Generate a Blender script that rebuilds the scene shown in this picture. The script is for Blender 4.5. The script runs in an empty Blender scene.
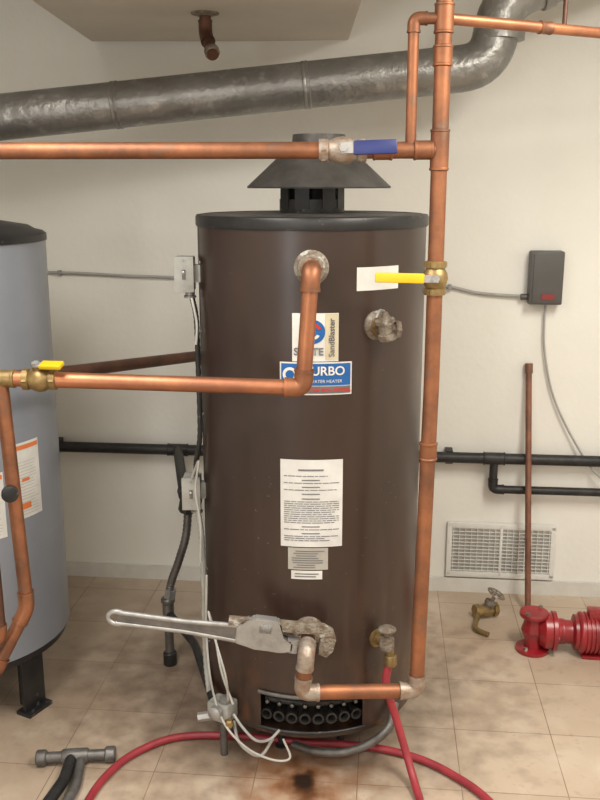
import bpy, bmesh, math, random
from mathutils import Vector, Matrix
random.seed(7)
scene = bpy.context.scene
COL = scene.collection
rad = math.radians

# ---------------------------------------------------------------- materials
def mat(name, c1, c2=None, rough=0.5, metal=0.0, scale=8.0, lo=0.35, hi=0.65, bump=0.0, bscale=60.0,
        rough2=None, coat=0.0, detail=6.0, c3=None, s3=30.0, t3=0.62, w3=0.06, stretch=None):
    m = bpy.data.materials.new(name); m.use_nodes = True
    nt = m.node_tree; n = nt.nodes; l = nt.links
    b = n['Principled BSDF']
    b.inputs['Roughness'].default_value = rough
    b.inputs['Metallic'].default_value = metal
    b.inputs['Coat Weight'].default_value = coat
    b.inputs['Coat Roughness'].default_value = 0.25
    tc = n.new('ShaderNodeTexCoord'); vec = tc.outputs['Object']
    if stretch:
        mpp = n.new('ShaderNodeMapping'); mpp.inputs['Scale'].default_value = stretch
        l.new(vec, mpp.inputs['Vector']); vec = mpp.outputs['Vector']
    nz = n.new('ShaderNodeTexNoise'); nz.inputs['Scale'].default_value = scale; nz.inputs['Detail'].default_value = detail
    nz.inputs['Roughness'].default_value = 0.6
    l.new(vec, nz.inputs['Vector'])
    cr = n.new('ShaderNodeValToRGB')
    cr.color_ramp.elements[0].position = lo; cr.color_ramp.elements[1].position = hi
    cr.color_ramp.elements[0].color = (*c1, 1); cr.color_ramp.elements[1].color = (*(c2 or tuple(x*0.88 for x in c1)), 1)
    l.new(nz.outputs['Fac'], cr.inputs['Fac'])
    out = cr.outputs['Color']
    if c3:
        n3 = n.new('ShaderNodeTexNoise'); n3.inputs['Scale'].default_value = s3; n3.inputs['Detail'].default_value = 8
        l.new(vec, n3.inputs['Vector'])
        r3 = n.new('ShaderNodeValToRGB'); r3.color_ramp.elements[0].position = t3; r3.color_ramp.elements[1].position = t3+w3
        l.new(n3.outputs['Fac'], r3.inputs['Fac'])
        mx = n.new('ShaderNodeMix'); mx.data_type = 'RGBA'
        l.new(r3.outputs['Color'], mx.inputs[0]); l.new(out, mx.inputs[6]); mx.inputs[7].default_value = (*c3, 1)
        out = mx.outputs[2]
    l.new(out, b.inputs['Base Color'])
    if rough2 is not None:
        mr = n.new('ShaderNodeMapRange'); mr.inputs[3].default_value = rough; mr.inputs[4].default_value = rough2
        l.new(nz.outputs['Fac'], mr.inputs[0]); l.new(mr.outputs[0], b.inputs['Roughness'])
    if bump > 0:
        nb = n.new('ShaderNodeTexNoise'); nb.inputs['Scale'].default_value = bscale; nb.inputs['Detail'].default_value = 4
        l.new(tc.outputs['Object'], nb.inputs['Vector'])
        bp = n.new('ShaderNodeBump'); bp.inputs['Strength'].default_value = bump; bp.inputs['Distance'].default_value = 0.01
        l.new(nb.outputs['Fac'], bp.inputs['Height']); l.new(bp.outputs['Normal'], b.inputs['Normal'])
    return m

M = {}
M['copper'] = mat('copper_tarnished', (0.38,0.155,0.075), (0.19,0.085,0.05), 0.42, 0.7, 9, rough2=0.6, c3=(0.22,0.13,0.09), s3=18, t3=.58, w3=.12)
M['copper_bright'] = mat('copper_bright', (0.50,0.205,0.10), (0.30,0.125,0.07), 0.36, 0.75, 7, rough2=0.5)
M['copper_dark'] = mat('copper_dark', (0.16,0.072,0.045), (0.08,0.043,0.033), 0.5, 0.6, 12)
M['solder'] = mat('solder_fitting', (0.38,0.35,0.31), (0.28,0.18,0.12), 0.5, 0.55, 40, bump=0.3)
M['corroded'] = mat('corroded_brass', (0.31,0.28,0.235), (0.16,0.11,0.075), 0.65, 0.4, 45, bump=0.7, bscale=120, c3=(0.48,0.46,0.42))
M['brass'] = mat('brass', (0.36,0.25,0.10), (0.21,0.145,0.07), 0.45, 0.7, 30)
M['galv'] = mat('galvanised_duct', (0.29,0.283,0.27), (0.20,0.195,0.185), 0.38, 0.65, 8, bump=0.45, bscale=34, c3=(0.42,0.41,0.39), s3=26, t3=0.58, w3=.2)
M['steel'] = mat('bare_steel', (0.42,0.415,0.41), (0.28,0.275,0.27), 0.42, 0.6, 20, bump=0.15)
M['darksteel'] = mat('dark_steel', (0.20,0.19,0.185), (0.12,0.115,0.11), 0.42, 0.6, 20, bump=0.15)
M['boxsteel'] = mat('box_steel', (0.42,0.42,0.40), (0.32,0.32,0.30), 0.5, 0.3, 20)
M['blackpipe'] = mat('black_iron', (0.016,0.016,0.018), (0.036,0.034,0.033), 0.5, 0.3, 20, bump=0.2)
M['blackpaint'] = mat('black_paint', (0.010,0.010,0.012), (0.022,0.021,0.021), 0.42, 0.0, 15, c3=(0.10,0.09,0.085), s3=40, t3=0.66)
M['blackmatte'] = mat('black_matte', (0.008,0.008,0.008), (0.02,0.015,0.012), 0.85)
M['burner'] = mat('burner_iron', (0.045,0.042,0.04), (0.025,0.022,0.02), 0.6, 0.4, 30)
M['hood'] = mat('hood_metal', (0.075,0.072,0.07), (0.13,0.125,0.12), 0.5, 0.6, 12, bump=0.15)
M['yellow'] = mat('yellow_vinyl', (0.68,0.46,0.008), (0.60,0.40,0.008), 0.4)
M['blue'] = mat('blue_vinyl', (0.018,0.03,0.16), (0.012,0.02,0.11), 0.4)
M['white'] = mat('label_white', (0.70,0.69,0.66), (0.58,0.57,0.54), 0.55, 0, 12)
M['paper'] = mat('label_paper', (0.66,0.655,0.64), (0.55,0.54,0.525), 0.6, 0, 10)
M['tan'] = mat('label_tan', (0.60,0.54,0.38), (0.53,0.46,0.33), 0.6)
M['greylab'] = mat('label_grey', (0.42,0.40,0.36), (0.32,0.30,0.27), 0.5)
M['chip'] = mat('paint_chip', (0.22,0.19,0.16), (0.13,0.105,0.085), 0.6)
M['ink'] = mat('print_ink', (0.10,0.10,0.11), (0.18,0.18,0.19), 0.6)
M['bluelab'] = mat('label_blue', (0.01,0.12,0.38), (0.01,0.09,0.30), 0.45)
M['redlab'] = mat('label_red', (0.55,0.04,0.02), (0.45,0.03,0.02), 0.5)
M['darkred'] = mat('plate_red', (0.24,0.03,0.03), (0.16,0.02,0.02), 0.5)
M['orange'] = mat('label_orange', (0.70,0.20,0.06), (0.60,0.16,0.05), 0.5)
M['hose'] = mat('red_rubber', (0.36,0.035,0.050), (0.24,0.022,0.033), 0.45, 0, 12)
M['pumpred'] = mat('red_enamel', (0.33,0.012,0.020), (0.19,0.01,0.014), 0.35, 0, 14, coat=0.3)
M['wire'] = mat('white_wire', (0.52,0.51,0.48), (0.38,0.37,0.34), 0.5)
M['cord'] = mat('grey_cord', (0.38,0.37,0.355), (0.30,0.29,0.28), 0.6)
M['plastic'] = mat('dark_plastic', (0.088,0.083,0.080), (0.070,0.065,0.063), 0.5)
M['vent'] = mat('vent_white', (0.74,0.73,0.70), (0.66,0.65,0.62), 0.5)
M['ventdark'] = mat('vent_gap', (0.48,0.47,0.44), (0.40,0.39,0.37), 0.8)
M['rustrod'] = mat('rust_rod', (0.30,0.14,0.09), (0.18,0.09,0.065), 0.55, 0.5, 18)
M['greytank'] = mat('grey_enamel', (0.215,0.23,0.265), (0.185,0.198,0.23), 0.36, 0, 3, coat=0.2)
M['tanktop'] = mat('dusty_black', (0.05,0.048,0.046), (0.11,0.105,0.10), 0.6, 0, 14)
M['wallpaint'] = mat('wall_paint', (0.79,0.775,0.725), (0.745,0.73,0.68), 0.7, 0, 1.6, bump=0.12, bscale=35)
M['ceilpaint'] = mat('ceiling_paint', (0.66,0.64,0.59), (0.60,0.58,0.53), 0.8, 0, 2)
M['soffit'] = mat('soffit_paint', (0.60,0.55,0.48), (0.54,0.49,0.425), 0.75, 0, 2)
M['base'] = mat('baseboard_paint', (0.70,0.69,0.65), (0.58,0.56,0.52), 0.6, 0, 6)

def tank_mat():
    m = bpy.data.materials.new('brown_enamel'); m.use_nodes = True
    nt = m.node_tree; n = nt.nodes; l = nt.links; b = n['Principled BSDF']
    OB = n.new('ShaderNodeTexCoord').outputs['Object']
    def noise(s, st, lo, hi, amp=1.0, d=8, base=0.0):
        mp = n.new('ShaderNodeMapping'); mp.inputs['Scale'].default_value = st; l.new(OB, mp.inputs['Vector'])
        z = n.new('ShaderNodeTexNoise'); z.inputs['Scale'].default_value = s; z.inputs['Detail'].default_value = d
        l.new(mp.outputs[0], z.inputs['Vector'])
        r = n.new('ShaderNodeMapRange'); r.inputs[1].default_value = lo; r.inputs[2].default_value = hi
        r.inputs[3].default_value = base; r.inputs[4].default_value = amp
        l.new(z.outputs['Fac'], r.inputs[0]); return r.outputs[0]
    def mixc(f, a, col):
        x = n.new('ShaderNodeMix'); x.data_type = 'RGBA'; l.new(f, x.inputs[0])
        if isinstance(a, tuple): x.inputs[6].default_value = (*a,1)
        else: l.new(a, x.inputs[6])
        x.inputs[7].default_value = (*col,1); return x.outputs[2]
    def mul(a, bb):
        x = n.new('ShaderNodeMath'); x.operation = 'MULTIPLY'; l.new(a, x.inputs[0]); l.new(bb, x.inputs[1]); return x.outputs[0]
    c = mixc(noise(3,(1,1,.6),.35,.65), (0.036,0.0175,0.0115), (0.026,0.0135,0.0095))
    sp = n.new('ShaderNodeSeparateXYZ'); l.new(OB, sp.inputs[0])
    low = n.new('ShaderNodeMapRange'); low.inputs[1].default_value = .95; low.inputs[2].default_value = .2; l.new(sp.outputs[2], low.inputs[0])
    c = mixc(mul(noise(7,(3.2,3.2,.28),.54,.76,.6), low.outputs[0]), c, (0.080,0.052,0.038))
    c = mixc(mul(noise(11,(1,1,.6),.58,.72,.6), low.outputs[0]), c, (0.070,0.038,0.022))
    c = mixc(noise(5,(1,1,.45),.55,.78,.45), c, (0.056,0.038,0.030))
    c = mixc(mul(noise(80,(1,1,.6),.71,.74,.55,3), low.outputs[0]), c, (0.14,0.115,0.095))
    rustm = n.new('ShaderNodeMapRange'); rustm.inputs[1].default_value = .40; rustm.inputs[2].default_value = .12; l.new(sp.outputs[2], rustm.inputs[0])
    c = mixc(mul(noise(16,(1,1,.7),.52,.64,.8), rustm.outputs[0]), c, (0.12,0.050,0.022))
    l.new(c, b.inputs['Base Color'])
    l.new(noise(4,(1,1,1),.3,.7,.46,6,.32), b.inputs['Roughness'])
    b.inputs['Coat Weight'].default_value = .25; b.inputs['Coat Roughness'].default_value = .28
    return m
M['browntank'] = tank_mat()

def floor_mat():
    m = bpy.data.materials.new('vinyl_tile'); m.use_nodes = True
    nt = m.node_tree; n = nt.nodes; l = nt.links; b = n['Principled BSDF']
    tc = n.new('ShaderNodeTexCoord'); OB = tc.outputs['Object']
    mp = n.new('ShaderNodeMapping'); mp.inputs['Rotation'].default_value = (0,0,rad(5.4)); mp.inputs['Location'].default_value = (0.05,0.12,0)
    l.new(OB, mp.inputs['Vector'])
    br = n.new('ShaderNodeTexBrick'); br.offset = 0; br.squash = 1
    br.inputs['Scale'].default_value = 1; br.inputs['Brick Width'].default_value = 0.305; br.inputs['Row Height'].default_value = 0.305
    br.inputs['Mortar Size'].default_value = 0.0018; br.inputs['Mortar Smooth'].default_value = 0.3
    br.inputs['Color1'].default_value = (0.52,0.42,0.325,1); br.inputs['Color2'].default_value = (0.44,0.345,0.26,1)
    br.inputs['Mortar'].default_value = (0.22,0.155,0.11,1)
    l.new(mp.outputs['Vector'], br.inputs['Vector'])
    def mixc(fac, a, col):
        x = n.new('ShaderNodeMix'); x.data_type = 'RGBA'
        l.new(fac, x.inputs[0]); l.new(a, x.inputs[6]); x.inputs[7].default_value = (*col,1)
        return x.outputs[2]
    def noise(s, lo, hi, d=6, amp=1.0):
        z = n.new('ShaderNodeTexNoise'); z.inputs['Scale'].default_value = s; z.inputs['Detail'].default_value = d
        l.new(OB, z.inputs['Vector'])
        r = n.new('ShaderNodeMapRange'); r.inputs[1].default_value = lo; r.inputs[2].default_value = hi; r.inputs[4].default_value = amp
        l.new(z.outputs['Fac'], r.inputs[0]); return r.outputs[0]
    c = mixc(noise(2.4, .45, .78, amp=.6), br.outputs['Color'], (0.31,0.22,0.155))
    c = mixc(noise(6, .5, .78, amp=.8), c, (0.58,0.49,0.40))
    c = mixc(noise(28, .60, .80, amp=.5), c, (0.26,0.18,0.13))
    wz = n.new('ShaderNodeTexNoise'); wz.inputs['Scale'].default_value = 14; wz.inputs['Detail'].default_value = 6; l.new(OB, wz.inputs['Vector'])
    def stain_and_shade(x, y, sx, sy, r0, r1, amp, col, c):
        s = n.new('ShaderNodeVectorMath'); s.operation = 'SUBTRACT'; l.new(OB, s.inputs[0]); s.inputs[1].default_value = (x,y,0)
        q = n.new('ShaderNodeVectorMath'); q.operation = 'MULTIPLY'; l.new(s.outputs[0], q.inputs[0]); q.inputs[1].default_value = (1/sx,1/sy,0)
        d = n.new('ShaderNodeVectorMath'); d.operation = 'LENGTH'; l.new(q.outputs[0], d.inputs[0])
        ad = n.new('ShaderNodeMath'); ad.operation = 'MULTIPLY_ADD'; l.new(wz.outputs['Fac'], ad.inputs[0]); ad.inputs[1].default_value = 2.2
        l.new(d.outputs[1], ad.inputs[2])
        r = n.new('ShaderNodeMapRange'); r.inputs[1].default_value = r0; r.inputs[2].default_value = r1
        r.inputs[3].default_value = amp; r.inputs[4].default_value = 0
        l.new(ad.outputs[0], r.inputs[0]); return mixc(r.outputs[0], c, col)
    c = stain_and_shade(-0.75, 2.95, 0.55, 0.40, 1.3, 3.0, .45, (0.22,0.15,0.105), c)  # broad darker brown area on the left floor
    c = stain_and_shade(0.62, 3.15, 0.20, 0.18, 1.3, 2.7, .45, (0.27,0.17,0.11), c)
    c = stain_and_shade(-0.02, 2.80, 0.48, 0.40, 1.4, 2.9, .9, (0.12,0.078,0.055), c)  # dirt and the heater's contact shade, painted into the tile colour
    c = stain_and_shade(0.0, 2.30, 0.15, 0.22, 1.3, 2.7, .85, (0.29,0.125,0.05), c)
    c = stain_and_shade(0.01, 2.31, 0.07, 0.13, 1.4, 2.3, .9, (0.10,0.038,0.016), c)
    c = stain_and_shade(0.01, 2.33, 0.045, 0.06, 1.4, 2.0, .95, (0.02,0.011,0.008), c)
    l.new(c, b.inputs['Base Color'])
    b.inputs['Roughness'].default_value = 0.42
    bp = n.new('ShaderNodeBump'); bp.inputs['Strength'].default_value = 0.3; bp.inputs['Distance'].default_value = 0.002; bp.invert = True
    l.new(br.outputs['Fac'], bp.inputs['Height']); l.new(bp.outputs['Normal'], b.inputs['Normal'])
    return m
M['floor'] = floor_mat()

# ---------------------------------------------------------------- mesh helpers
def group(name, loc=(0,0,0)):
    e = bpy.data.objects.new(name, None); e.empty_display_size = 0.1; COL.objects.link(e); return e

def finish(name, bm, m, parent=None, smooth=True, ang=35):
    me = bpy.data.meshes.new(name)
    bmesh.ops.recalc_face_normals(bm, faces=bm.faces)
    bm.to_mesh(me); bm.free()
    if smooth:
        for p in me.polygons: p.use_smooth = True
        me.set_sharp_from_angle(angle=rad(ang))
    me.materials.append(M[m])
    o = bpy.data.objects.new(name, me); COL.objects.link(o)
    if parent: o.parent = parent
    return o

def frame(origin, axis, up=None):
    a = Vector(axis).normalized()
    q = a.to_track_quat('Z','Y')
    return Matrix.Translation(Vector(origin)) @ q.to_matrix().to_4x4()

def fillet(pts, f, n=8):
    pts = [Vector(p) for p in pts]
    if len(pts) < 3 or f <= 0: return pts
    out = [pts[0]]
    for i in range(1, len(pts)-1):
        a, p, b = pts[i-1], pts[i], pts[i+1]
        d1 = (a-p); d2 = (b-p)
        k = min(f, d1.length*0.48, d2.length*0.48)
        s = p + d1.normalized()*k; e = p + d2.normalized()*k
        for j in range(n+1):
            t = j/n; out.append(s*(1-t)**2 + p*2*t*(1-t) + e*t*t)
    out.append(pts[-1]); return out

def smooth_path(pts, n=8):
    P = [Vector(p) for p in pts]; P = [P[0]*2-P[1]] + P + [P[-1]*2-P[-2]]
    out = []
    for i in range(1, len(P)-2):
        for j in range(n):
            t = j/n
            out.append(0.5*((2*P[i]) + (P[i+1]-P[i-1])*t + (2*P[i-1]-5*P[i]+4*P[i+1]-P[i+2])*t*t + (3*P[i]-P[i-1]-3*P[i+1]+P[i+2])*t**3))
    out.append(P[-2]); return out

def tube(name, pts, r, m, parent=None, f=0.0, seg=20, spline=False, rfun=None):
    path = smooth_path(pts) if spline else fillet(pts, f)
    bm = bmesh.new(); rings = []
    t0 = (path[1]-path[0]).normalized()
    ref = Vector((0,0,1)) if abs(t0.z) < 0.9 else Vector((1,0,0))
    u = t0.cross(ref).normalized()
    for i, p in enumerate(path):
        if i == 0: t = t0
        elif i == len(path)-1: t = (path[i]-path[i-1]).normalized()
        else: t = ((path[i]-path[i-1]).normalized() + (path[i+1]-path[i]).normalized()).normalized()
        u = (u - t*u.dot(t)).normalized(); v = t.cross(u)
        rr = r if rfun is None else rfun(i/(len(path)-1), i)
        rings.append([bm.verts.new(p + (u*math.cos(2*math.pi*k/seg) + v*math.sin(2*math.pi*k/seg))*rr) for k in range(seg)])
    for a, b in zip(rings, rings[1:]):
        for k in range(seg): bm.faces.new((a[k], a[(k+1)%seg], b[(k+1)%seg], b[k]))
    bm.faces.new(rings[0][::-1]); bm.faces.new(rings[-1])
    return finish(name, bm, m, parent)

def lathe(name, prof, origin, axis, m, parent=None, seg=40, closed=False, ang=35):
    F = frame(origin, axis); bm = bmesh.new(); rings = []
    for r, h in prof:
        rings.append([bm.verts.new(F @ Vector((r*math.cos(2*math.pi*k/seg), r*math.sin(2*math.pi*k/seg), h))) for k in range(seg)])
    for a, b in zip(rings, rings[1:]):
        for k in range(seg): bm.faces.new((a[k], a[(k+1)%seg], b[(k+1)%seg], b[k]))
    if closed:
        a, b = rings[-1], rings[0]
        for k in range(seg): bm.faces.new((a[k], a[(k+1)%seg], b[(k+1)%seg], b[k]))
    else:
        bm.faces.new(rings[0][::-1]); bm.faces.new(rings[-1])
    return finish(name, bm, m, parent, ang=ang)

def box(name, c, s, m, parent=None, bevel=0.0, rz=0.0, rot=None):
    bm = bmesh.new(); bmesh.ops.create_cube(bm, size=1)
    bmesh.ops.scale(bm, vec=s, verts=bm.verts)
    if bevel > 0: bmesh.ops.bevel(bm, geom=bm.edges[:], offset=bevel, segments=2, affect='EDGES', profile=0.6)
    R = (rot if rot is not None else Matrix.Rotation(rz, 4, 'Z'))
    bmesh.ops.transform(bm, matrix=Matrix.Translation(Vector(c)) @ R, verts=bm.verts)
    return finish(name, bm, m, parent, smooth=bevel > 0)

def extrude2d(name, outline, th, Mx, m, parent=None, bevel=0.002):
    bm = bmesh.new()
    f = [bm.verts.new(Vector((x, -th/2, z))) for x, z in outline]
    b = [bm.verts.new(Vector((x, th/2, z))) for x, z in outline]
    bm.faces.new(f); bm.faces.new(b[::-1]); n = len(f)
    for i in range(n): bm.faces.new((f[i], b[i], b[(i+1)%n], f[(i+1)%n]))
    if bevel: bmesh.ops.bevel(bm, geom=bm.edges[:], offset=bevel, segments=2, affect='EDGES')
    bmesh.ops.transform(bm, matrix=Mx, verts=bm.verts)
    return finish(name, bm, m, parent)

def cylp(C, R, s, z, off=0.0):
    a = s/R
    return Vector((C[0]+(R+off)*math.sin(a), C[1]-(R+off)*math.cos(a), z))

def patches(name, rects, C, R, off, m, parent, tilt=0):
    bm = bmesh.new()
    for (s0, s1, z0, z1) in rects:
        n = max(1, int((s1-s0)/0.01)); prev = None
        for i in range(n+1):
            s = s0+(s1-s0)*i/n
            a = bm.verts.new(cylp(C,R,s,z0,off)); b = bm.verts.new(cylp(C,R,s,z1,off))
            if prev: bm.faces.new((prev[0], a, b, prev[1]))
            prev = (a, b)
    return finish(name, bm, m, parent, smooth=False)

def disc_on(name, s, z, r, C, R, off, m, parent, r_in=0, a0=0, a1=2*math.pi, n=32):
    bm = bmesh.new(); prev = None
    for i in range(n+1):
        t = a0+(a1-a0)*i/n
        a = bm.verts.new(cylp(C,R,s+r*math.cos(t), z+r*math.sin(t), off)); b = bm.verts.new(cylp(C,R,s+r_in*math.cos(t), z+r_in*math.sin(t), off))
        if prev: bm.faces.new((prev[0], a, b, prev[1]))
        prev = (a, b)
    return finish(name, bm, m, parent, smooth=False)

def text_on(name, txt, s, z, size, C, R, off, m, parent, rot=0, bold=0.0, sx=1.0):
    cu = bpy.data.curves.new(name, 'FONT'); cu.body = txt; cu.size = size; cu.align_x = 'CENTER'; cu.align_y = 'CENTER'; cu.offset = bold
    t = bpy.data.objects.new(name+'_tmp', cu); COL.objects.link(t)
    dg = bpy.context.evaluated_depsgraph_get()
    me = bpy.data.meshes.new_from_object(t.evaluated_get(dg)); bpy.data.objects.remove(t)
    for v in me.vertices:
        x, y = v.co.x*sx, v.co.y
        x, y = x*math.cos(rot)-y*math.sin(rot), x*math.sin(rot)+y*math.cos(rot)
        v.co = cylp(C, R, s+x, z+y, off)
    me.materials.clear(); me.materials.append(M[m])
    o = bpy.data.objects.new(name, me); COL.objects.link(o); o.parent = parent
    return o

def run(name, pts, r, m, parent, f=0.035, elbow='copper', ek=1.16):
    """pipe with soldered elbow fittings at its corners"""
    tube(name, pts, r, m, parent, f=f)
    P = [Vector(p) for p in pts]
    for i in range(1, len(P)-1):
        a = (P[i-1]-P[i]); b = (P[i+1]-P[i])
        if a.normalized().dot(b.normalized()) < -0.985: continue
        L = f+r*0.9
        la = min(L, a.length*0.9); lb = min(L, b.length*0.9)
        pa = P[i]+a.normalized()*la; pb = P[i]+b.normalized()*lb
        tube(f'{name}_elbow_{i}', [pa, P[i], pb], r*ek, elbow, parent, f=f)
        lathe(f'{name}_lip_{i}a', [(r*ek*1.06,0),(r*ek*1.06,r*.35)], pa, -a, elbow, parent, seg=20)
        lathe(f'{name}_lip_{i}b', [(r*ek*1.06,0),(r*ek*1.06,r*.35)], pb, -b, elbow, parent, seg=20)

def coupling(name, p, axis, r, L, m, parent):
    a = Vector(axis).normalized()
    lathe(name, [(r*1.02,-L/2),(r*1.2,-L/2+.002),(r*1.2,-L/2+.006),(r*1.13,-L/2+.008),(r*1.13,L/2-.008),(r*1.2,L/2-.006),(r*1.2,L/2-.002),(r*1.02,L/2)], p, a, m, parent, seg=24)

def ball_valve(name, p, axis, stem, lever, r, body, handle, hl=0.11, hw=0.022, lk=2.1, sk=2.35):
    g = group(name); p = Vector(p); a = Vector(axis).normalized(); s = Vector(stem).normalized(); lv = Vector(lever).normalized()
    lv = (lv - s*lv.dot(s)).normalized()
    L = r*lk
    lathe('body', [(r*1.02,-L),(r*1.35,-L+.001),(r*1.35,-L*.62),(r*1.15,-L*.58),(r*1.5,-L*.3),(r*1.62,0),(r*1.5,L*.3),(r*1.15,L*.58),(r*1.35,L*.62),(r*1.35,L-.001),(r*1.02,L)], p, a, body, g, seg=24)
    for k in (-1,1):
        lathe(f'hex_{k}', [(r*1.45,0),(r*1.45,r*.55)], p+a*(k*L*.8)-a*(r*.27), a, body, g, seg=6)
    lathe('stem', [(r*.55,0),(r*.55,r*(sk-.45)),(r*.38,r*(sk-.4)),(r*.38,r*sk)], p, s, body, g, seg=20)
    lathe('stem_nut', [(r*.5,0),(r*.5,r*.25)], p+s*r*(sk-.15), s, 'steel', g, seg=6)
    w = s.cross(lv).normalized()
    Mx = Matrix((( lv.x, w.x, s.x, 0),(lv.y, w.y, s.y,0),(lv.z,w.z,s.z,0),(0,0,0,1)))
    base = p+s*(r*(sk-.25))
    box('lever_steel', base+lv*hl*.2, (hl*.5, hw*.75, .004), 'steel', g, rot=Mx)
    box('lever_grip', base+lv*(hl*.62), (hl*.85, hw, .011), handle, g, bevel=.004, rot=Mx)
    return g

# ---------------------------------------------------------------- room shell
WA = math.atan(-0.095)
def W(x, off, z): return Vector((x, 3.68-0.095*x-off, z))
box('floor', (0,1.3,-0.05), (5.0,6.0,0.1), 'floor')
box('ceiling', (0,1.3,2.60), (5.0,6.0,0.1), 'ceilpaint')
box('wall_back', (0,3.68+0.052,1.275), (4.9,0.1,2.55), 'wallpaint', rz=WA)
box('wall_left', (-2.35,1.2,1.275), (0.1,5.6,2.55), 'wallpaint')
box('wall_right', (2.35,1.0,1.275), (0.1,5.2,2.55), 'wallpaint')
box('wall_front', (0,-1.6,1.275), (4.8,0.1,2.55), 'wallpaint')
box('baseboard_back', W(0,0.006,0.032), (4.55,0.012,0.064), 'base', rz=WA)
box('ceiling_soffit', (-0.31,2.94,2.405), (0.99,1.52,0.30), 'soffit', bevel=.004)

# ---------------------------------------------------------------- brown water heater
C = (0.035, 2.70); R = 0.335; ZB = 0.12; ZT = 1.612
wh = group('water_heater')
bm = bmesh.new(); N = 120; zs = [ZB, ZB+.018, .252, .30, .7, 1.1, ZT]
grid = [[bm.verts.new((C[0]+R*math.sin(2*math.pi*k/N), C[1]-R*math.cos(2*math.pi*k/N), z)) for k in range(N)] for z in zs]
for j in range(len(zs)-1):
    for k in range(N):
        if j == 1 and (k < 9 or k >= N-9): continue
        bm.faces.new((grid[j][k], grid[j][(k+1)%N], grid[j+1][(k+1)%N], grid[j+1][k]))
bm.faces.new(grid[0][::-1])
finish('jacket', bm, 'browntank', wh, ang=50)
lathe('firebox_shade', [(R-.07,0),(R-.07,.2)], (C[0],C[1],ZB+.002), (0,0,1), 'blackmatte', wh)  # black drum stands in for the shade inside the burner opening
lathe('top_rim', [(R-.01,0),(R+.004,.0),(R+.006,.004),(R+.006,.026),(R+.003,.032),(R-.012,.034),(R-.014,.028),(.0005,.030)], (C[0],C[1],1.602), (0,0,1), 'blackpaint', wh, seg=96)
lathe('top_lid', [(R-.015,0),(R-.015,.006),(.0005,.014)], (C[0],C[1],1.628), (0,0,1), 'tanktop', wh, seg=96)
patches('seam_strip', [(-.47,-.452,ZB,ZT)], C, R, .0015, 'blackpaint', wh)
for z in (.3,.55,.8,1.05,1.3,1.5):
    lathe('screw', [(.005,0),(.005,.002),(.002,.0035)], cylp(C,R,-.44,z,0), cylp(C,R,-.44,z,1)-cylp(C,R,-.44,z,0), 'steel', wh, seg=10)
for a in (20, 110, 160, 250, 340):
    x = C[0]+.27*math.sin(rad(a)); y = C[1]-.27*math.cos(rad(a))
    if a in (20,340): y += .06
    lathe('leg', [(.022,0),(.022,.006),(.012,.01),(.012,ZB+.004)], (x,y,0), (0,0,1), 'blackpaint', wh, seg=16)
tube('opening_lip_upper', [cylp(C,R,s,.254,.004) for s in [i*.0163-.163 for i in range(21)]], .006, 'darksteel', wh, seg=10)
tube('opening_lip_lower', [cylp(C,R,s,.138,.004) for s in [i*.0163-.163 for i in range(21)]], .005, 'blackpaint', wh, seg=10)
tube('burner_manifold', [cylp(C,R-.03,s,.219,0) for s in [i*.014-.14 for i in range(21)]], .011, 'blackpipe', wh, seg=12)
for i in range(8):
    s = -.130+i*.037
    o = cylp(C,R-.07,s*.9,.174,0); d = cylp(C,R,s,.170,1)-cylp(C,R,s,.170,0)
    lathe(f'burner_{i}', [(.008,0),(.014,.052),(.0175,.055),(.0175,.059),(.012,.059),(.009,.03)], o, d, 'burner', wh, seg=20)
    lathe(f'orifice_{i}', [(.006,0),(.006,.02),(.003,.022)], cylp(C,R-.03,s,.216,0), d, 'darksteel', wh, seg=8)
HC = (0.055, 2.70)
lathe('flue_collar', [(.095,0),(.095,.045),(.088,.045),(.088,.0)], (C[0],C[1],1.632), (0,0,1), 'blackpaint', wh, closed=True)
lathe('flue_shade_core', [(.07,0),(.07,.08)], (C[0],C[1],1.632), (0,0,1), 'blackmatte', wh)  # solid black cylinder added to paint the darkness inside the flue
for k, a in enumerate((-58,-18,30,62,120,180,240)):
    x = C[0]+.093*math.sin(rad(a)); y = C[1]-.093*math.cos(rad(a))
    box(f'hood_leg_{k}', (x,y,1.688), (.042,.004,.075), 'blackpaint', wh, rz=rad(a))
lathe('draft_hood', [(.208,0),(.210,.004),(.078,.125),(.076,.150),(.072,.150),(.074,.122),(.204,.004),(.204,0)], (HC[0],HC[1],1.708), (0,0,1), 'hood', wh, seg=64, closed=True)
lathe('hood_baffle', [(.07,0),(.07,.004)], (HC[0],HC[1],1.717), (0,0,1), 'blackpaint', wh)
# labels
off = .0012
patches('brand_label', [(-.056,.068,1.258,1.388)], C, R, off, 'white', wh)
patches('brand_label_side', [(.032,.067,1.262,1.386)], C, R, off*1.6, 'tan', wh)
disc_on('logo_disc', .000, 1.338, .032, C, R, off*2, 'bluelab', wh)
disc_on('logo_swirl', .000, 1.338, .023, C, R, off*2.6, 'redlab', wh, r_in=.014, a0=.4, a1=2.6)
disc_on('logo_swirl_white', .001, 1.336, .018, C, R, off*2.8, 'white', wh, r_in=.010, a0=3.2, a1=5.8)
text_on('logo_text', 'STATE', -.012, 1.284, .028, C, R, off*3, 'ink', wh, bold=.0008)
text_on('side_text', 'SandBlaster', .050, 1.322, .022, C, R, off*3, 'ink', wh, rot=math.pi/2, bold=.0004)
patches('turbo_label', [(-.090,.106,1.166,1.256)], C, R, off, 'white', wh)
patches('turbo_label_blue', [(-.086,.102,1.192,1.252)], C, R, off*1.7, 'bluelab', wh)
patches('turbo_label_black', [(-.086,.102,1.170,1.190)], C, R, off*1.7, 'ink', wh)
text_on('turbo_text', 'TURBO', .030, 1.231, .034, C, R, off*3.2, 'white', wh, bold=.0006)
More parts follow.
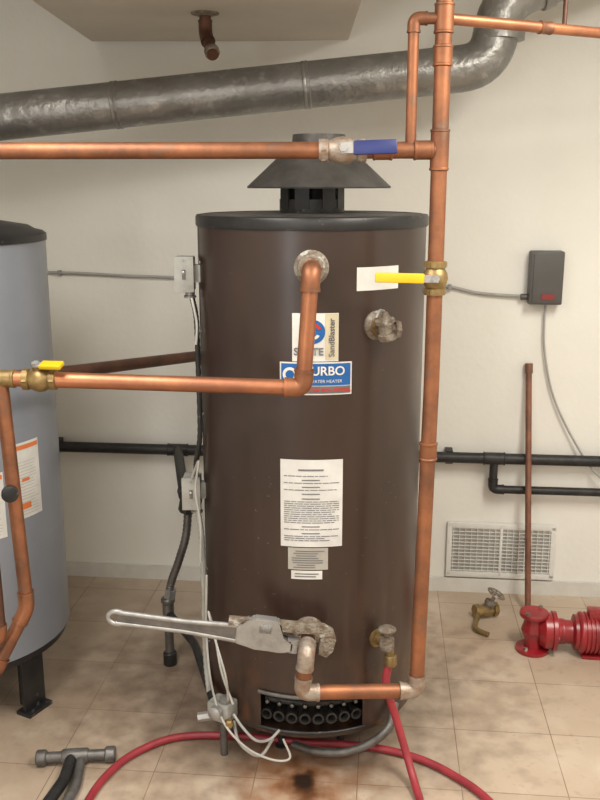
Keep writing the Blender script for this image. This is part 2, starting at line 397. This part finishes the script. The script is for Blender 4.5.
text_on('turbo_text_small', 'WATER HEATER', .035, 1.2035, .012, C, R, off*3.2, 'white', wh)
text_on('turbo_text_red', 'LOW NOx MODEL', .045, 1.180, .014, C, R, off*3.2, 'redlab', wh, bold=.0004)
disc_on('turbo_logo', -.062, 1.222, .020, C, R, off*2.4, 'white', wh, r_in=.012)
patches('instruction_label', [(-.090,.084,.727,.983)], C, R, off, 'paper', wh)
rects = [(-.04,.03,.951,.956)]
z = .937
while z > .745:
    if random.random() < .10: z -= .005; rects.append((-.03,.02,z-.003,z)); z -= .009; continue
    e = .074 - (random.random()*.05 if random.random()<.3 else 0)
    s = -.080
    while s < e:
        w = random.uniform(.008,.03); rects.append((s, min(e,s+w), z-.0022, z)); s += w+.0025
    z -= .0062
patches('instruction_print', rects, C, R, off*1.8, 'ink', wh)
patches('rating_plate', [(-.069,.044,.658,.724)], C, R, off, 'greylab', wh)
rects = [(-.062+.018*random.random(), .036-.03*random.random(), .664+i*.007, .6665+i*.007) for i in range(8)]
patches('rating_print', rects, C, R, off*1.8, 'ink', wh)
patches('rating_plate_foot', [(-.060,.028,.629,.655)], C, R, off, 'white', wh)
patches('rating_foot_print', [(-.05,.018,.644,.647),(-.05,.01,.636,.639)], C, R, off*1.8, 'ink', wh)
patches('notice_sticker', [(.117,.255,1.444,1.506)], C, R, off, 'white', wh)
def outward(s): return (cylp(C,R,s,1,1)-cylp(C,R,s,1,0)).normalized()
lathe('outlet_collar', [(.046,-.004),(.046,.006),(.038,.012),(.036,.03),(.030,.032),(.030,.04)], (.030,C[1]-R,1.508), (0,-1,0), 'corroded', wh, seg=28)
ps = .180; pp = cylp(C,R,ps,1.349,0); pd = outward(ps); side = Vector((0,0,1)).cross(pd).normalized()
lathe('relief_port', [(.040,-.004),(.040,.006),(.030,.010),(.024,.02),(.024,.03)], pp, pd, 'corroded', wh, seg=24)
lathe('relief_valve_hex', [(.030,0),(.030,.014)], pp+pd*.016, pd, 'brass', wh, seg=6)
lathe('relief_valve_body', [(.019,-.036),(.027,-.032),(.027,-.018),(.022,-.016),(.022,.010),(.027,.012),(.027,.022),(.016,.026),(.012,.040),(.006,.044)], pp+pd*.045, Vector((0,0,1))-side*.25, 'corroded', wh, seg=8)
lathe('relief_outlet', [(.016,0),(.016,.022),(.024,.024),(.024,.038),(.017,.038),(.015,.02)], pp+pd*.045+Vector((0,0,-.006)), side+pd*.35, 'corroded', wh, seg=6)
tube('relief_lever', [pp+pd*.045+Vector((0,0,.044))-side*.008, pp+pd*.055+Vector((0,0,.050))-side*.03, pp+pd*.06+Vector((0,0,.030))-side*.045], .0035, 'steel', wh, f=.008, seg=8)
lathe('inlet_collar', [(.044,-.004),(.044,.006),(.034,.012),(.033,.02)], (.025,C[1]-R,.470), (0,-1,0), 'corroded', wh, seg=28)
ds = .205; dp = cylp(C,R,ds,.415,0); dd = outward(ds)
lathe('drain_flange', [(.028,-.003),(.028,.005),(.018,.008),(.016,.04)], dp, dd, 'brass', wh, seg=24)
lathe('drain_body', [(.018,-.02),(.022,-.015),(.022,.015),(.018,.022),(.010,.026),(.010,.045)], dp+dd*.045, (0,0,1), 'corroded', wh, seg=20)
lathe('drain_handle', [(.010,0),(.026,.003),(.028,.008),(.022,.013),(.008,.015)], dp+dd*.045+Vector((0,0,.038)), (0,0,1), 'corroded', wh, seg=9)
lathe('drain_spout', [(.013,0),(.013,.03),(.017,.032),(.017,.05)], dp+dd*.05+Vector((.004,0,-.01)), (.1,-.15,-1), 'brass', wh, seg=18)
rects = []
for i in range(55):
    s = random.uniform(-.30,.38); z = random.uniform(.30,.95) if random.random()<.85 else random.uniform(.95,1.5)
    if -.1 < s < .09: s = random.choice([random.uniform(-.3,-.12), random.uniform(.11,.38)])
    if random.random()<.6: rects.append((s,s+random.uniform(.001,.003),z,z+random.uniform(.001,.004)))
    else: rects.append((s,s+random.uniform(.003,.010),z,z+.001))
patches('paint_chips', rects, C, R, .0006, 'chip', wh)

# ---------------------------------------------------------------- grey water heater on the left
C2 = (-1.163, 2.85); R2 = .355
wg = group('water_heater')
lathe('jacket', [(R2-.012,0),(R2,.006),(R2,1.315),(R2-.002,1.32)], (C2[0],C2[1],.235), (0,0,1), 'greytank', wg, seg=96)
lathe('top_band', [(R2-.004,0),(R2+.004,.002),(R2+.004,.022),(R2-.006,.03),(R2-.03,.036),(R2-.05,.048),(.12,.08),(.09,.11),(.0005,.11)], (C2[0],C2[1],1.545), (0,0,1), 'blackpaint', wg, seg=96)
tube('top_nipple', [(-1.02,2.75,1.58),(-1.02,2.75,1.70)], .02, 'corroded', wg)
for z in (.60,1.0):
    tube('jacket_seam', [cylp(C2,R2,s*.05,z,0.0) for s in range(-4,20)], .0012, 'greytank', wg, seg=6)
lathe('base_pan', [(R2-.03,0),(R2-.012,.004),(R2-.012,.03)], (C2[0],C2[1],.207), (0,0,1), 'blackpaint', wg, seg=64)
for a in (62,180,300,0):
    x = C2[0]+(R2-.05)*math.sin(rad(a)); y = C2[1]-(R2-.05)*math.cos(rad(a))
    box('leg_plate', (x,y,.110), (.095,.012,.215), 'blackpaint', wg, bevel=.003, rz=rad(a))
    box('leg_web', (x-.03*math.sin(rad(a)),y+.03*math.cos(rad(a)),.110), (.012,.06,.215), 'blackpaint', wg, rz=rad(a))
    box('leg_foot', (x,y,.006), (.105,.06,.012), 'blackpaint', wg, rz=rad(a))
for (s0,s1,z0,z1,m) in ((.315,.435,.70,.945,'white'),(.19,.29,.66,.87,'white')):
    patches('warning_label', [(s0,s1,z0,z1)], C2, R2, off, m, wg)
    patches('warning_label_head', [(s0+.004,s1-.004,z1-.022,z1-.008)], C2, R2, off*1.8, 'orange', wg)
    patches('warning_label_print', [(s0+.008,s1-.012-.02*random.random(),z0+.012+i*.010,z0+.0135+i*.010) for i in range(int((z1-z0-.06)/.010))], C2, R2, off*1.8, 'greylab', wg)
    patches('warning_label_spot', [(s0+.03,s0+.07,z0+.03,z0+.05),(s0+.04,s0+.07,z0+.12,z0+.13)], C2, R2, off*2.4, 'orange', wg)

# ---------------------------------------------------------------- flue duct
fd = group('flue_duct')
tube('duct_run', [(-2.3,3.2,1.812),(.64,3.2,2.106),(.665,3.2,2.315),(1.35,3.2,2.56)], .076, 'galv', fd, f=.10, seg=36)
d = Vector((2.94,0,.294)).normalized()
for i, x in enumerate((-1.75,-.62,.02,.46)):
    c = Vector((x,3.2,1.812+(x+2.3)*.1))
    lathe(f'duct_joint_{i}', [(.0765,-.012),(.0785,-.010),(.0785,-.004),(.0770,0),(.0785,.004),(.0785,.010),(.0765,.012)], c, d, 'galv', fd, seg=36)
lathe('duct_collar', [(.077,-.02),(.084,-.018),(.084,.018),(.077,.02)], (.664,3.2,2.205), (.03,0,1), 'galv', fd, seg=36)
lathe('duct_collar_upper', [(.077,-.02),(.084,-.018),(.084,.018),(.077,.02)], (.80,3.2,2.363), (.94,0,.335), 'galv', fd, seg=36)
tube('hanger_strap', [(-1.3,3.2,1.835),(-1.3,3.12,1.9),(-1.3,3.2,1.995),(-1.3,3.2,2.55)], .004, 'steel', fd, seg=8)

# ---------------------------------------------------------------- copper pipes
r1 = .0205
cp = group('copper_pipe')
XV = .344
tube('overhead_main', [(-2.3,2.3,1.797),(XV,2.3,1.801)], r1, 'copper', cp)
run('drop', [(XV,2.3,2.55),(XV,2.3,1.2),(.326,2.265,.338),(.005,2.235,.350),(.018,2.235,.470),(.025,2.37,.470)], r1, 'copper', cp, f=.03, elbow='solder')
coupling('main_tee_vertical', (XV,2.3,1.801), (0,0,1), r1, .10, 'copper', cp)
coupling('main_tee_side', (XV-.04,2.3,1.801), (1,0,0), r1, .05, 'copper', cp)
coupling('main_coupling', (XV-.14,2.3,1.8005), (1,0,0), r1, .05, 'copper', cp)
coupling('upper_coupling', (XV,2.3,2.02), (0,0,1), r1, .05, 'copper', cp)
coupling('drop_coupling', (.3405,2.293,1.03), (0,0,1), r1, .05, 'copper', cp)
rt = .0135
run('branch', [(.272,2.3,1.80),(.272,2.3,2.104),(XV,2.3,2.104),], rt, 'copper', cp, f=.02, elbow='copper')
tube('branch_run', [(XV,2.3,2.104),(1.25,2.74,2.104)], rt, 'copper_bright', cp)
tube('branch_end', [(1.24,2.735,2.104),(1.24,2.735,2.55)], rt, 'copper', cp)
coupling('branch_tee', (XV,2.3,2.104), (0,0,1), r1, .07, 'copper', cp)
coupling('branch_coupling', (.62,2.434,2.104), (.906,.44,0), rt, .04, 'copper', cp)
tube('branch_riser', [(.675,2.458,2.104),(.675,2.458,2.55)], .006, 'copper_dark', cp)

cp2 = group('copper_pipe')
run('outlet', [(.030,2.36,1.508),(.028,2.25,1.508),(.008,2.25,1.212),(-.72,2.25,1.236),(-2.3,2.25,1.23)], r1, 'copper_bright', cp2, f=.03, elbow='copper', ek=1.2)
coupling('outlet_tee', (-.765,2.25,1.236), (1,0,0), r1, .075, 'brass', cp2)
run('left_drop', [(-.765,2.25,1.22),(-.742,2.25,.60),(-.83,2.20,.43),(-1.3,2.2,.42)], .0185, 'copper', cp2, f=.03)
run('left_drop_b', [(-.80,2.18,1.0),(-.795,2.18,.55),(-.86,2.18,.50),(-1.2,2.18,.5)], .015, 'copper_dark', cp2, f=.02)
tube('left_link', [(-.80,2.18,1.0),(-.82,2.25,1.23)], .015, 'copper_dark', cp2)
tube('back_link', [(-.765,2.25,1.236),(-.72,2.55,1.185),(-.30,3.25,1.115),(-.05,3.45,1.10)], .019, 'copper_dark', cp2, f=.05)
lathe('gauge', [(.022,0),(.022,.012),(.018,.014)], (-.757,2.228,.935), (.3,-1,0), 'blackpaint', cp2, seg=24)

sp = group('pipe_stub')
run('stub', [(-.305,3.1,2.27),(-.305,3.1,2.19),(-.275,3.02,2.115)], .019, 'copper_dark', sp, f=.025, elbow='copper_dark')
lathe('stub_cap', [(.020,0),(.024,.002),(.024,.018),(.015,.022)], (-.282,3.04,2.134), (.27,-.7,-.66), 'corroded', sp, seg=20)
lathe('ceiling_flange', [(.045,0),(.045,.006),(.025,.012)], (-.305,3.1,2.256), (0,0,-1), 'corroded', sp)

ball_valve('ball_valve', (.105,2.3,1.8005), (1,0,0), (0,-1,.12), (1,0,.03), .0205, 'solder', 'blue', hl=.125, hw=.034, lk=2.9, sk=1.95)
ball_valve('ball_valve', (.3437,2.3,1.487), (0,0,1), (-.1,-1,.05), (-1,0,.02), .0205, 'brass', 'yellow', hl=.145, hw=.025)
ball_valve('ball_valve', (-.665,2.25,1.2345), (1,0,0), (-.1,-.35,1), (1,-.3,.2), .0205, 'brass', 'yellow', hl=.07, hw=.03)

# ---------------------------------------------------------------- pipe wrench
pw = group('pipe_wrench')
MW = Matrix.Translation((-.520,2.292,.548)) @ Matrix.Rotation(rad(7.8),4,'Y')
def wx(x,y,z): return MW @ Vector((x,y,z))
extrude2d('handle_web', [(.01,-.014),(.20,-.013),(.36,-.020),(.36,.020),(.20,.014),(.01,.016)], .010, MW, 'darksteel', pw)
tube('handle_rim_top', [wx(.01,0,.017),wx(.20,0,.015),wx(.37,0,.024)], .0075, 'steel', pw, seg=12)
tube('handle_rim_bottom', [wx(.01,0,-.015),wx(.20,0,-.014),wx(.37,0,-.024)], .0075, 'steel', pw, seg=12)
tube('hang_loop', [wx(.012+.020*math.cos(a)*1.3,0,.001+.019*math.sin(a)) for a in [rad(k) for k in range(60,301,20)]], .0075, 'steel', pw, seg=12)
extrude2d('housing', [(.345,-.026),(.40,-.036),(.47,-.040),(.505,-.034),(.505,-.004),(.475,.004),(.465,.050),(.455,.058),(.39,.058),(.375,.045),(.345,.028)], .030, MW, 'steel', pw, bevel=.004)
extrude2d('heel_jaw', [(.49,-.036)]+[(.518+(.004 if i%2 else 0), -.036+i*.0045) for i in range(10)]+[(.49,.008)], .022, MW, 'steel', pw, bevel=0)
extrude2d('hook_jaw', [(.32,.026),(.50,.026),(.56,.030)]+[(.583-(.004 if i%2 else 0), .020-i*.0045) for i in range(12)]+[(.605,-.036),(.620,-.015),(.624,.020),(.612,.046),(.585,.058),(.50,.054),(.32,.046)], .020, MW, 'corroded', pw, bevel=0)
lathe('adjusting_nut', [(.012,-.018),(.021,-.016)]+[(.021 if i%2 else .0185,-.014+i*.0028) for i in range(11)]+[(.021,.016),(.012,.018)], wx(.425,0,.030), MW.to_3x3() @ Vector((1,0,0)), 'steel', pw, seg=20, ang=20)

# ---------------------------------------------------------------- electrical on the tank
for nm, x, y, z in (('junction_box',-.332,2.62,1.468),('junction_box',-.330,2.62,.806)):
    g = group(nm)
    box('box_body', (x,y,z), (.052,.065,.098), 'boxsteel', g, bevel=.004)
    box('box_cover', (x,y-.035,z), (.056,.004,.102), 'boxsteel', g, bevel=.0015)
    for dz in (-.04,.04): lathe('cover_screw', [(.004,0),(.004,.003)], (x,y-.037,z+dz), (0,-1,0), 'steel', g, seg=10)
    box('toggle_slot', (x,y-.038,z), (.010,.003,.028), 'darksteel', g)
    lathe('toggle', [(.004,0),(.003,.012)], (x,y-.038,z+.004), (0,-1,.5), 'white', g, seg=10)
    lathe('connector', [(.014,0),(.014,.014),(.018,.016),(.018,.022)], (x+.012,y,z-.048), (0,0,-1), 'steel', g, seg=12)
    lathe('side_knockout', [(.012,0),(.012,.004)], (x-.026,y,z), (-1,0,0), 'steel', g, seg=16)
    box('bracket', (x+.03,y+.01,z), (.03,.03,.05), 'boxsteel', g)
fc = group('flexible_conduit')
def ribs(r): return lambda t,i: r*(1.0 if i%2 else .86)
tube('conduit_upper', smooth_path([(-.316,2.62,1.405),(-.300,2.585,1.34),(-.297,2.575,1.2),(-.297,2.575,1.0),(-.314,2.60,.90),(-.314,2.61,.85)],14), .008, 'blackpaint', fc, seg=10, rfun=ribs(.0085))
tube('conduit_lower', smooth_path([(-.314,2.61,.745),(-.300,2.58,.66),(-.297,2.565,.5),(-.297,2.56,.3),(-.285,2.53,.17)],14), .009, 'boxsteel', fc, seg=10, rfun=ribs(.0095))
tube('white_lead', [(-.312,2.59,1.40),(-.296,2.56,1.33),(-.30,2.56,1.27)], .004, 'wire', fc, spline=True, seg=8)
tube('white_lead_b', [(-.325,2.58,.86),(-.300,2.55,.92),(-.312,2.55,.83),(-.30,2.55,.72),(-.303,2.55,.6)], .004, 'wire', fc, spline=True, seg=8)

gv = group('burner_control')
box('control_body', (-.235,2.44,.170), (.075,.06,.06), 'boxsteel', gv, bevel=.008, rz=-.5)
lathe('control_knob', [(.020,0),(.020,.018),(.014,.022)], (-.25,2.408,.180), (-.4,-1,.1), 'steel', gv, seg=16)
lathe('control_union', [(.014,0),(.014,.05)], (-.26,2.43,.155), (-1,-.1,-.1), 'steel', gv, seg=6)
lathe('control_foot', [(.012,0),(.012,.14)], (-.235,2.46,0), (0,0,1), 'darksteel', gv, seg=12)
lathe('control_cap', [(.018,0),(.020,.004),(.020,.014),(.010,.018)], (-.225,2.43,.199), (0,0,1), 'steel', gv, seg=12)
lathe('control_plug', [(.014,0),(.014,.02),(.009,.024)], (-.215,2.405,.15), (.2,-1,0), 'brass', gv, seg=6)
tube('thermocouple', [(-.215,2.42,.20),(-.22,2.40,.30),(-.255,2.45,.40),(-.275,2.48,.47),(-.262,2.50,.40),(-.235,2.43,.30),(-.20,2.40,.21)], .0035, 'wire', gv, spline=True, seg=8)
tube('igniter_lead', [(-.28,2.50,.58),(-.285,2.50,.40),(-.27,2.45,.26),(-.23,2.39,.16),(-.16,2.355,.095),(-.08,2.342,.062),(-.03,2.34,.07),(-.05,2.36,.12)], .0035, 'wire', gv, spline=True, seg=8)
tube('pilot_tube', [(-.20,2.41,.17),(-.17,2.385,.14),(-.13,2.36,.115),(-.09,2.350,.125),(-.06,2.36,.15)], .0045, 'boxsteel', gv, spline=True, seg=8)
tube('braided_lead', [(-.20,2.42,.14),(-.18,2.37,.10),(-.12,2.35,.07),(-.08,2.37,.115)], .005, 'boxsteel', gv, spline=True, seg=8)

# ---------------------------------------------------------------- gas line
gl = group('gas_pipe')
tube('header', [W(-2.15,.055,.62), W(2.15,.055,.62)], .0225, 'blackpipe', gl)
for i, x in enumerate((-.52,.80,.47)):
    coupling(f'header_fitting_{i}', W(x,.055,.62), (1,-.095,0), .0225, .09, 'blackpipe', gl)
run('right_branch', [W(.80,.055,.61),W(.80,.055,.487),W(2.15,.055,.487)], .017, 'blackpipe', gl, f=.03, elbow='blackpipe')
for i,x in enumerate((-1.05,.62,1.3)):
    box(f'pipe_clip_{i}', W(x,.028,.62), (.03,.056,.055), 'blackpipe', gl, rz=WA)
run('left_branch', [W(-.52,.055,.62),(-.42,3.1,.62),(-.385,2.95,.66)], .02, 'blackpipe', gl, f=.03, elbow='blackpipe')
lathe('shutoff_body', [(.026,-.05),(.030,-.045),(.030,.045),(.026,.05)], (-.385,2.95,.66), (.2,0,1), 'blackpipe', gl, seg=8)
tube('flex_connector', smooth_path([(-.388,2.95,.62),(-.40,2.955,.52),(-.43,2.97,.42),(-.462,2.99,.33),(-.475,3.0,.27)],12), .015, 'darksteel', gl, seg=14, rfun=ribs(.0155))
lathe('flex_nut_low', [(.022,0),(.022,.035)], (-.472,2.998,.265), (.2,0,1), 'steel', gl, seg=6)
lathe('drip_tee', [(.024,-.04),(.026,-.035),(.026,-.025),(.021,-.02),(.021,.04),(.026,.045),(.026,.055),(.022,.06)], (-.478,3.0,.205), (0,0,1), 'darksteel', gl, seg=20)
lathe('drip_leg', [(.0165,0),(.0165,.18)], (-.478,3.0,0), (0,0,1), 'darksteel', gl, seg=18)
lathe('drip_cap', [(.024,0),(.025,.004),(.025,.045),(.021,.05)], (-.478,3.0,0), (0,0,1), 'blackpipe', gl, seg=18)
tube('supply_to_burner', [(-.478,3.0,.205),(-.36,2.80,.19),(-.27,2.50,.165)], .014, 'blackpipe', gl, f=.03)

# ---------------------------------------------------------------- wall electrics
wc = group('wall_cable')
tube('cable', [W(-2.1,.012,1.37),W(-1.05,.012,1.362),W(-.75,.012,1.352),W(-.5,.012,1.345),W(-.2,.012,1.335),W(.2,.012,1.335),W(.55,.012,1.325),W(.72,.014,1.295),W(.90,.02,1.285)], .006, 'cord', wc, spline=True, seg=8)
for i,x in enumerate((-1.0,.60)): box(f'cable_clip_{i}', W(x,.010,1.36 if x<0 else 1.318), (.012,.022,.022), 'steel', wc, rz=WA)
tb = group('transformer_box')
box('case', W(.965,.036,1.362), (.128,.07,.208), 'plastic', tb, bevel=.008, rz=WA)
box('case_lid', W(.965,.073,1.362), (.114,.006,.190), 'plastic', tb, bevel=.002, rz=WA)
box('case_plate', W(.968,.078,1.290), (.050,.003,.022), 'darkred', tb, rz=WA)
lathe('case_gland', [(.012,0),(.012,.03)], W(.905,.03,1.285), (-1,.095,0), 'plastic', tb, seg=12)
pc = group('power_cord')
tube('cord', [W(.975,.03,1.27),W(.975,.02,1.20),W(.985,.02,1.06),W(1.03,.02,.88),W(1.12,.03,.70),W(1.22,.06,.56),W(1.35,.09,.50),W(1.6,.07,.3),W(1.7,.05,.006)], .0045, 'cord', pc, spline=True, seg=8)

vg = group('vent_grille')
vx, vz = .856, .196
box('grille_back', W(vx,.004,vz), (.44,.006,.235), 'ventdark', vg, rz=WA)
for dz in (-.112,.112): box('grille_rail', W(vx,.011,vz+dz), (.455,.014,.024), 'vent', vg, bevel=.003, rz=WA)
for dx in (-.216,0,.216): box('grille_stile', W(vx+dx,.011,vz), (.022 if dx else .012,.014,.235), 'vent', vg, bevel=.003, rz=WA)
for i in range(13):
    Rr = Matrix.Rotation(WA,4,'Z') @ Matrix.Rotation(rad(-50),4,'X')
    box(f'louvre_{i}', W(vx,.012,vz-.096+i*.016), (.43,.012,.0025), 'vent', vg, rot=Rr)
for i in range(17):
    box(f'fin_{i}', W(vx-.2+i*.025,.013,vz), (.003,.008,.21), 'vent', vg, rz=WA)

# ---------------------------------------------------------------- leaning copper rod, pump, spare valve
lr = group('leaning_rod')
tube('rod', [(.938,3.40,.004),(.925,3.573,1.015)], .0125, 'rustrod', lr)
lathe('rod_coupling', [(.016,0),(.016,.04)], (.9255,3.565,.975), (-.013,.173,1.0), 'rustrod', lr, seg=16)
pu = group('circulator_pump')
PX, PY = .880, 3.10
for nm, h0 in (('flange_bottom',0.0),('flange_top',.142)):
    lathe(nm, [(.060,0),(.062,.003),(.062,.014),(.035,.018)] if h0==0 else [(.035,-.004),(.052,0),(.054,.003),(.054,.014),(.052,.017)], (PX,PY,h0), (0,0,1), 'pumpred', pu, seg=28)
    for a in (45,225): lathe('flange_bolt', [(.008,0),(.008,.012)], (PX+.045*math.cos(rad(a)),PY+.045*math.sin(rad(a)),h0+.014), (0,0,1), 'corroded', pu, seg=6)
lathe('suction_neck', [(.034,0),(.030,.04),(.045,.08),(.034,.12),(.034,.145)], (PX,PY,.005), (0,0,1), 'pumpred', pu, seg=24)
ax = Vector((1,-.12,0)).normalized(); base = Vector((PX,PY,.085))
lathe('volute', [(.03,0),(.055,.012),(.068,.03),(.068,.055),(.074,.058),(.074,.072),(.05,.078),(.046,.090),(.048,.10)], base+ax*.01, ax, 'pumpred', pu, seg=36)
lathe('bearing_bracket', [(.048,0),(.044,.02),(.044,.04),(.066,.048),(.066,.06)], base+ax*.10, ax, 'pumpred', pu, seg=32)
mp = [(.066,0),(.075,.006)]
for i in range(9): mp += [(.0775,.012+i*.015),(.0775,.018+i*.015),(.072,.020+i*.015),(.072,.025+i*.015)]
mp += [(.072,.155),(.050,.170),(.0005,.172)]
lathe('motor_housing', mp, base+ax*.16, ax, 'pumpred', pu, seg=36)
box('motor_foot', base+ax*.235+Vector((0,0,-.0785)), (.12,.10,.013), 'pumpred', pu, bevel=.003, rz=-.12)
box('terminal_box', base+ax*.23+Vector((0,0,.078)), (.07,.06,.035), 'pumpred', pu, bevel=.005, rz=-.12)
for a in range(0,360,60):
    q = Vector((0,math.cos(rad(a)),math.sin(rad(a))))*.062
    lathe('volute_bolt', [(.006,0),(.006,.012)], base+ax*.068+q, ax, 'corroded', pu, seg=6)

gvv = group('gate_valve')
vp = Vector((.755,3.36,.035))
lathe('body', [(.028,-.05),(.030,-.046),(.030,-.032),(.022,-.03),(.028,0),(.022,.03),(.030,.032),(.030,.046),(.028,.05)], vp, (1,.3,0), 'brass', gvv, seg=8)
lathe('bonnet', [(.022,0),(.020,.03),(.024,.032),(.024,.045),(.008,.05),(.006,.09)], vp, (.45,-.1,.9), 'corroded', gvv, seg=12)
lathe('wheel', [(.034,-.004),(.040,0),(.034,.004),(.028,0)], vp+Vector((.45,-.1,.9)).normalized()*.085, (.45,-.1,.9), 'corroded', gvv, seg=28, closed=True)
for k in range(3):
    F = frame(vp+Vector((.45,-.1,.9)).normalized()*.085,(.45,-.1,.9)); a = rad(60*k)
    tube(f'spoke_{k}', [F@Vector((.032*math.cos(a),.032*math.sin(a),0)), F@Vector((-.032*math.cos(a),-.032*math.sin(a),0))], .004, 'corroded', gvv, seg=8)
tube('lever', [vp+Vector((-.03,-.02,.0)),vp+Vector((-.07,-.12,-.02)),vp+Vector((-.02,-.16,-.025))], .010, 'brass', gvv, f=.03)

tt = group('pipe_tee')
tube('run', [(-.79,2.405,.024),(-.575,2.425,.024)], .0165, 'darksteel', tt)
for i,x in enumerate((-.785,-.580)):
    lathe(f'collar_{i}', [(.020,-.016),(.024,-.012),(.024,.012),(.020,.016)], (x,2.405+(x+.79)*.093,.024), (1,.093,0), 'darksteel', tt, seg=20)
lathe('hub', [(.020,-.04),(.023,-.035),(.023,.035),(.020,.04)], (-.685,2.415,.024), (1,.093,0), 'darksteel', tt, seg=20)
tube('branch', [(-.695,2.415,.024),(-.69,2.30,.024),(-.72,2.16,.022)], .0175, 'blackpipe', tt, f=.03)
tube('branch_side', [(-.665,2.40,.02),(-.650,2.28,.018),(-.672,2.14,.018)], .0145, 'darksteel', tt, f=.03)

# ---------------------------------------------------------------- hoses
h1 = group('rubber_hose')
tube('hose', [(-.60,1.5,.0125),(-.61,1.9,.0125),(-.605,2.20,.0125),(-.565,2.36,.0125),(-.49,2.465,.0125),(-.38,2.53,.0125),(-.20,2.535,.0125),(0,2.505,.0125),(.15,2.49,.0125),(.26,2.465,.0125),(.36,2.42,.0125),(.45,2.345,.0125),(.54,2.22,.0125),(.64,1.95,.0125),(.70,1.5,.0125)], .0118, 'hose', h1, spline=True, seg=14)
h2 = group('rubber_hose')
e = dp+dd*.05
tube('hose', [(e.x+.007,e.y-.008,.37),(.252,2.365,.30),(.285,2.37,.18),(.318,2.34,.07),(.338,2.26,.016),(.352,2.1,.0125),(.38,1.8,.0125),(.42,1.4,.0125)], .0118, 'hose', h2, spline=True, seg=14)
lathe('hose_coupling', [(.016,0),(.018,.003),(.018,.03),(.014,.034)], (e.x+.007,e.y-.008,.385), (.05,-.1,-1), 'brass', h2, seg=12)
h3 = group('flexible_tube')
tube('tube', [(-.02,2.45,.04),(.05,2.40,.05),(.13,2.375,.065),(.21,2.39,.085),(.27,2.42,.12),(.29,2.46,.18)], .0125, 'darksteel', h3, spline=True, seg=12)

# ---------------------------------------------------------------- lights
def area(name, loc, rot, sx, sy, p, col):
    l = bpy.data.lights.new(name, 'AREA'); l.shape = 'RECTANGLE'; l.size = sx; l.size_y = sy; l.energy = p; l.color = col
    o = bpy.data.objects.new(name, l); o.location = loc; o.rotation_euler = rot; COL.objects.link(o); return o
area('ceiling_light', (-.75,1.5,2.52), (0,0,0), 0.5, 1.3, 36, (1.0,.96,.88))
area('ceiling_light_b', (1.1,1.5,2.52), (0,0,0), 0.5, 1.3, 64, (1.0,.95,.85))
area('ceiling_light_c', (0,-.6,2.5), (rad(25),0,0), 1.4, 0.5, 30, (1.0,.96,.89))
area('sheen_light', (-1.5,-1.5,1.35), (rad(90),0,rad(-20)), .6, 1.2, 25, (.95,.97,1.0))  # added unseen source, placed for the sheen on the tank's left side
w = bpy.data.worlds.new('world'); scene.world = w; w.use_nodes = True
w.node_tree.nodes['Background'].inputs[0].default_value = (.9,.92,1,1); w.node_tree.nodes['Background'].inputs[1].default_value = .3

cam = bpy.data.cameras.new('camera'); co = bpy.data.objects.new('camera', cam); COL.objects.link(co)
co.location = (0,0,1.72); co.rotation_euler = (rad(90-13.5),0,0)
cam.sensor_fit = 'VERTICAL'; cam.sensor_height = 24; cam.lens = 27.0
scene.camera = co
scene.view_settings.view_transform = 'Standard'
